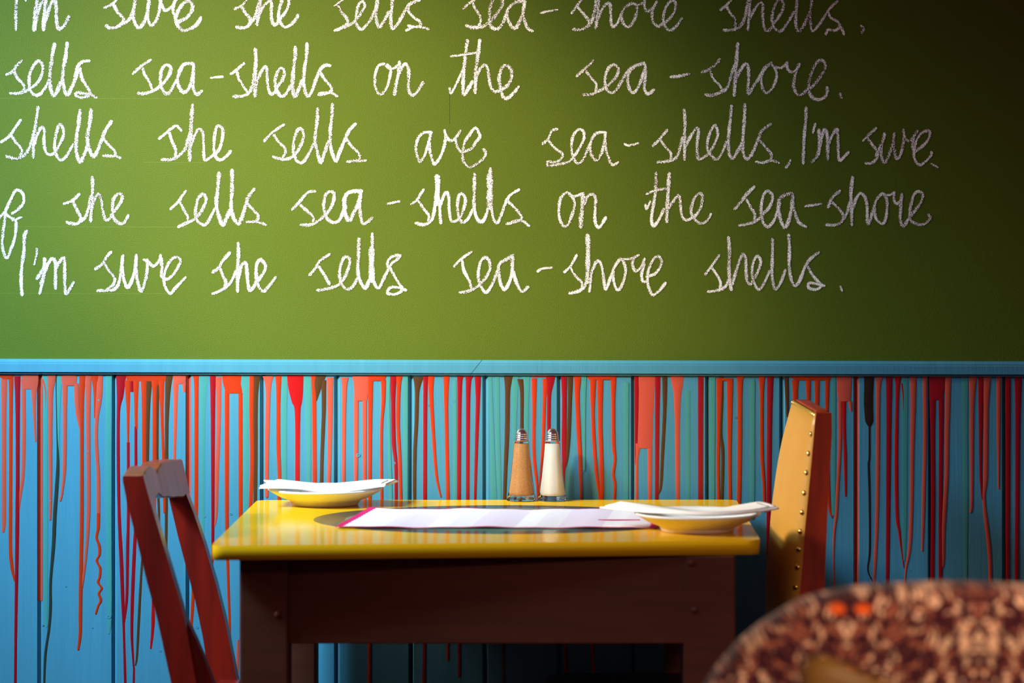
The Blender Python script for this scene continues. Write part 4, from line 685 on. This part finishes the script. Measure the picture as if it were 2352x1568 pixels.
# ------------------------------------------------------------------ right chair (gold leather)
chR = thing('upholstered_chair', (0.30, 4.0-ZW, 0), 'red wooden chair with studded gold leather back right of the table', 'chair')
RW = MATS['red_wood']; o2 = (1700, 880); s2 = 2.85
ZN, ZFAR = 3.830, 4.150
le = [(497, 192), (489, 260), (482, 350), (464, 550), (444, 760), (424, 960), (408, 1200), (388, 1400)]
re = [(600, 196), (602, 330), (588, 560), (572, 850), (560, 1150), (550, 1400)]
stile(le, re, ZN, 0.026, [(.380, .428, .45), (.395, .430, .2), (.425, .455, 0)], 'stile', RW, chR, o2, s2, 0.003)
def farpt(p, dZ): return Vector((p.x, p.y+dZ, p.z))
Lp = [cr(x, y, ZN, o2, s2) for x, y in le]; Rp = [cr(x, y, ZN, o2, s2) for x, y in re]
low = [(.380, .428, .45), (.395, .430, .2), (.425, .455, 0)]
pts = [tuple(farpt(p, ZFAR-ZN-0.026)) for p in Lp]+[(a, ZFAR-0.026-ZW, z) for a, b, z in low]+[(b, ZFAR-0.026-ZW, z) for a, b, z in low[::-1]]+[tuple(farpt(p, ZFAR-ZN-0.026)) for p in Rp[::-1]]
obj('stile', prism(pts, (0, .026, 0), .003), RW, chR)
ztop = Lp[0].z
def xedge(z):
    for a, b in zip(Lp, Lp[1:]):
        if z >= b.z: k = (z-b.z)/(a.z-b.z); return b.x+(a.x-b.x)*k
    return Lp[-1].x
def xback(z):
    for a, b in zip(Rp, Rp[1:]):
        if z >= b.z: k = (z-b.z)/(a.z-b.z); return b.x+(a.x-b.x)*k
    return Rp[-1].x
xt0, xt1 = Lp[0].x, Rp[0].x
obj('top_rail', box(xt0+.002, xt1-.001, ZN-ZW+.0262, ZFAR-ZW-.0262, ztop-.05, ztop+.0015, .002), RW, chR)
obj('bottom_rail', box(.384, .425, ZN-ZW+.0262, ZFAR-ZW-.0262, .50, .54, .002), RW, chR)
bm = bmesh.new(); ni, nj = 22, 26; rows = []
for i in range(ni+1):
    z = ztop-.001-(ztop-.52)*i/ni; d = ztop-z; bl_ = 0.026*(1-math.exp(-d/.045)); bl_ *= min(1.0, (z-.50)/.06)
    row = []
    for j in range(nj+1):
        s = j/nj; prof = (1-abs(2*s-1)**2.6)**0.62 if 0 < s < 1 else 0
        dim = 0.0007*math.sin(s*60) if s < .05 else 0
        row.append(bm.verts.new((xedge(z)-.0012-bl_*prof, ZN-ZW+.001+s*(ZFAR-ZN-.002), z)))
    rows.append(row)
back = [[bm.verts.new((xedge(r[0].co.z)+.004, v.co.y, v.co.z)) for v in r] for r in rows]
for i in range(ni):
    for j in range(nj):
        bm.faces.new((rows[i][j], rows[i][j+1], rows[i+1][j+1], rows[i+1][j])); 
for j in range(nj): bm.faces.new((rows[0][j], rows[0][j+1], back[0][j+1], back[0][j])); bm.faces.new((rows[ni][j], rows[ni][j+1], back[ni][j+1], back[ni][j]))
for i in range(ni): bm.faces.new((rows[i][0], rows[i+1][0], back[i+1][0], back[i][0])); bm.faces.new((rows[i][nj], rows[i+1][nj], back[i+1][nj], back[i][nj]))
obj('backrest', bm, MATS['gold_leather'], chR, True, label='gold leather back pad')
obj('back_panel', box(.402, .408, ZN-ZW+.0262, ZFAR-ZW-.0262, .54, ztop-.05), RW, chR)
stud0 = None
def stud(p, r, nrm):
    global stud0
    if stud0 is None:
        bm = lathe([(0.0, 0.0028), (0.0022, 0.0024), (0.0040, 0.0008), (0.0044, -0.001)], 12)
        stud0 = bpy.data.meshes.new('stud'); bm.to_mesh(stud0); bm.free(); stud0.materials.append(MATS['brass'])
        for f in stud0.polygons: f.use_smooth = True
    o = bpy.data.objects.new('stud', stud0); COL.objects.link(o); o.location = p; o.scale = (r, r, r)
    o.rotation_euler = Vector(nrm).to_track_quat('Z', 'Y').to_euler(); o.parent = chR; o.matrix_parent_inverse = chR.matrix_world.inverted()
for x, y in ((468, 332), (455, 458), (442, 583), (430, 715), (418, 842), (405, 967), (395, 1083), (387, 1200), (378, 1330)):
    p = cr(x+6, y, ZN+.012, o2, s2); z = p.z; s = 0.020; prof = (1-abs(2*s-1)**2.6)**0.62
    d = ztop-z; stud((xedge(z)-.0012-0.026*(1-math.exp(-d/.045))*prof*0.75, ZN-ZW+.006, z), 0.9, (-0.8, -0.6, 0))
for k in range(17):
    s = .03+.94*k/16; stud((xt0-.001, ZN-ZW+s*(ZFAR-ZN), ztop-.0035), 0.95, (-0.85, -0.1, 0.5))
    z = ztop-.0035
bm = box(.04, .385, ZN-ZW-.005, ZFAR-ZW-.01, .45, .515, .026, 4)
obj('seat', bm, MATS['seat_leather_dark'], chR, True)
obj('seat_frame', box(.05, .40, ZN-ZW+.002, ZFAR-ZW-.018, .395, .452, .003), RW, chR)
for yy in (ZN-ZW+.002, ZFAR-ZW-.055): obj('leg', box(.055, .093, yy, yy+.036, 0, .398, .003), RW, chR)
for yy in (ZN-ZW+.010, ZFAR-ZW-.045): obj('stretcher', box(.09, .415, yy, yy+.018, .15, .178, .002), RW, chR)
# ------------------------------------------------------------------ foreground floral armchair
arm = thing('armchair', (0.455, 2.80-ZW, 0), 'round backed armchair in brown and cream floral fabric, near right corner', 'armchair')
FM = MATS['floral_fabric']
def pad(outline, yc, th, mat, par, name, bulge=0.5, label=None):
    """outline in (x,z), cushion with rounded rim"""
    cx = sum(p[0] for p in outline)/len(outline); cz = sum(p[1] for p in outline)/len(outline); bm = bmesh.new(); rings = []
    for sc, d in ((0.30, 1.0), (0.60, 0.99), (0.80, 0.95), (0.90, 0.84), (0.955, 0.65), (0.985, 0.40), (1.0, 0.0), (0.985, -0.40), (0.955, -0.65), (0.90, -0.84), (0.80, -0.95), (0.6, -0.99), (0.30, -1.0)):
        rings.append([bm.verts.new((cx+(x-cx)*sc, yc-d*th/2, cz+(z-cz)*sc)) for x, z in outline])
    n = len(outline)
    for a, b in zip(rings, rings[1:]):
        for i in range(n): bm.faces.new((a[i], a[(i+1) % n], b[(i+1) % n], b[i]))
    bm.faces.new(rings[0]); bm.faces.new(rings[-1][::-1])
    return obj(name, bm, mat, par, True, label)
half = [(2190, 1336), (2098, 1338), (2000, 1343), (1940, 1351), (1897, 1359), (1842, 1375), (1798, 1398), (1744, 1432), (1694, 1472), (1648, 1524), (1614, 1574), (1590, 1640), (1575, 1740), (1570, 1900), (1570, 2250)]
ZA = 2.62
ol = [(P(u, v, ZA).x, P(u, v, ZA).z) for u, v in half]; xc = ol[0][0]
ol = ol+[(2*xc-x, z) for x, z in ol[:0:-1]]
pad(ol, ZA-ZW, 0.095, FM, arm, 'backrest')
obj('seat_cushion', box(xc-.22, xc+.22, ZA-ZW+.03, ZA-ZW+.46, .33, .47, .04, 4), FM, arm, True)
for s in (-1, 1):
    obj('armrest', box(xc+s*.27-.045, xc+s*.27+.045, ZA-ZW+.02, ZA-ZW+.44, .20, .60, .035, 4), FM, arm, True)
    for yy in (ZA-ZW+.0, ZA-ZW+.40): obj('leg', box(xc+s*.22-.02, xc+s*.22+.02, yy, yy+.04, 0, .22, .004), MATS['dark_wood'], arm)
obj('seat_base', box(xc-.25, xc+.25, ZA-ZW+.02, ZA-ZW+.44, .20, .34, .01), FM, arm)
# ------------------------------------------------------------------ olive chair in front of it
oc = thing('leather_chair', (0.36, 2.0-ZW, 0), 'olive brown leather chair back, nearest at the bottom right edge', 'chair')
ZO = 2.26
hp = [(1834, 1700), (1831, 1600), (1832, 1556), (1840, 1528), (1858, 1511), (1884, 1505), (1912, 1511), (1945, 1527), (1985, 1548), (2040, 1566), (2100, 1580), (2200, 1588), (2400, 1592), (2560, 1596), (2640, 1620), (2680, 1680), (2690, 1800), (2690, 2400), (1834, 2400)]
pad([(P(u, v, ZO).x, P(u, v, ZO).z) for u, v in hp], ZO-ZW, 0.05, MATS['olive_leather'], oc, 'backrest')
x0, x1 = P(1840, 0, ZO).x, P(2680, 0, ZO).x
obj('seat', box(x0, x1, ZO-ZW-.40, ZO-ZW-.02, .41, .47, .02, 3), MATS['olive_leather'], oc, True)
for xx in (x0+.005, x1-.04):
    for yy in (ZO-ZW-.39, ZO-ZW-.03): obj('leg', box(xx, xx+.035, yy, yy+.035, 0, .49 if yy > ZO-ZW-.1 else .415, .003), MATS['dark_wood'], oc)
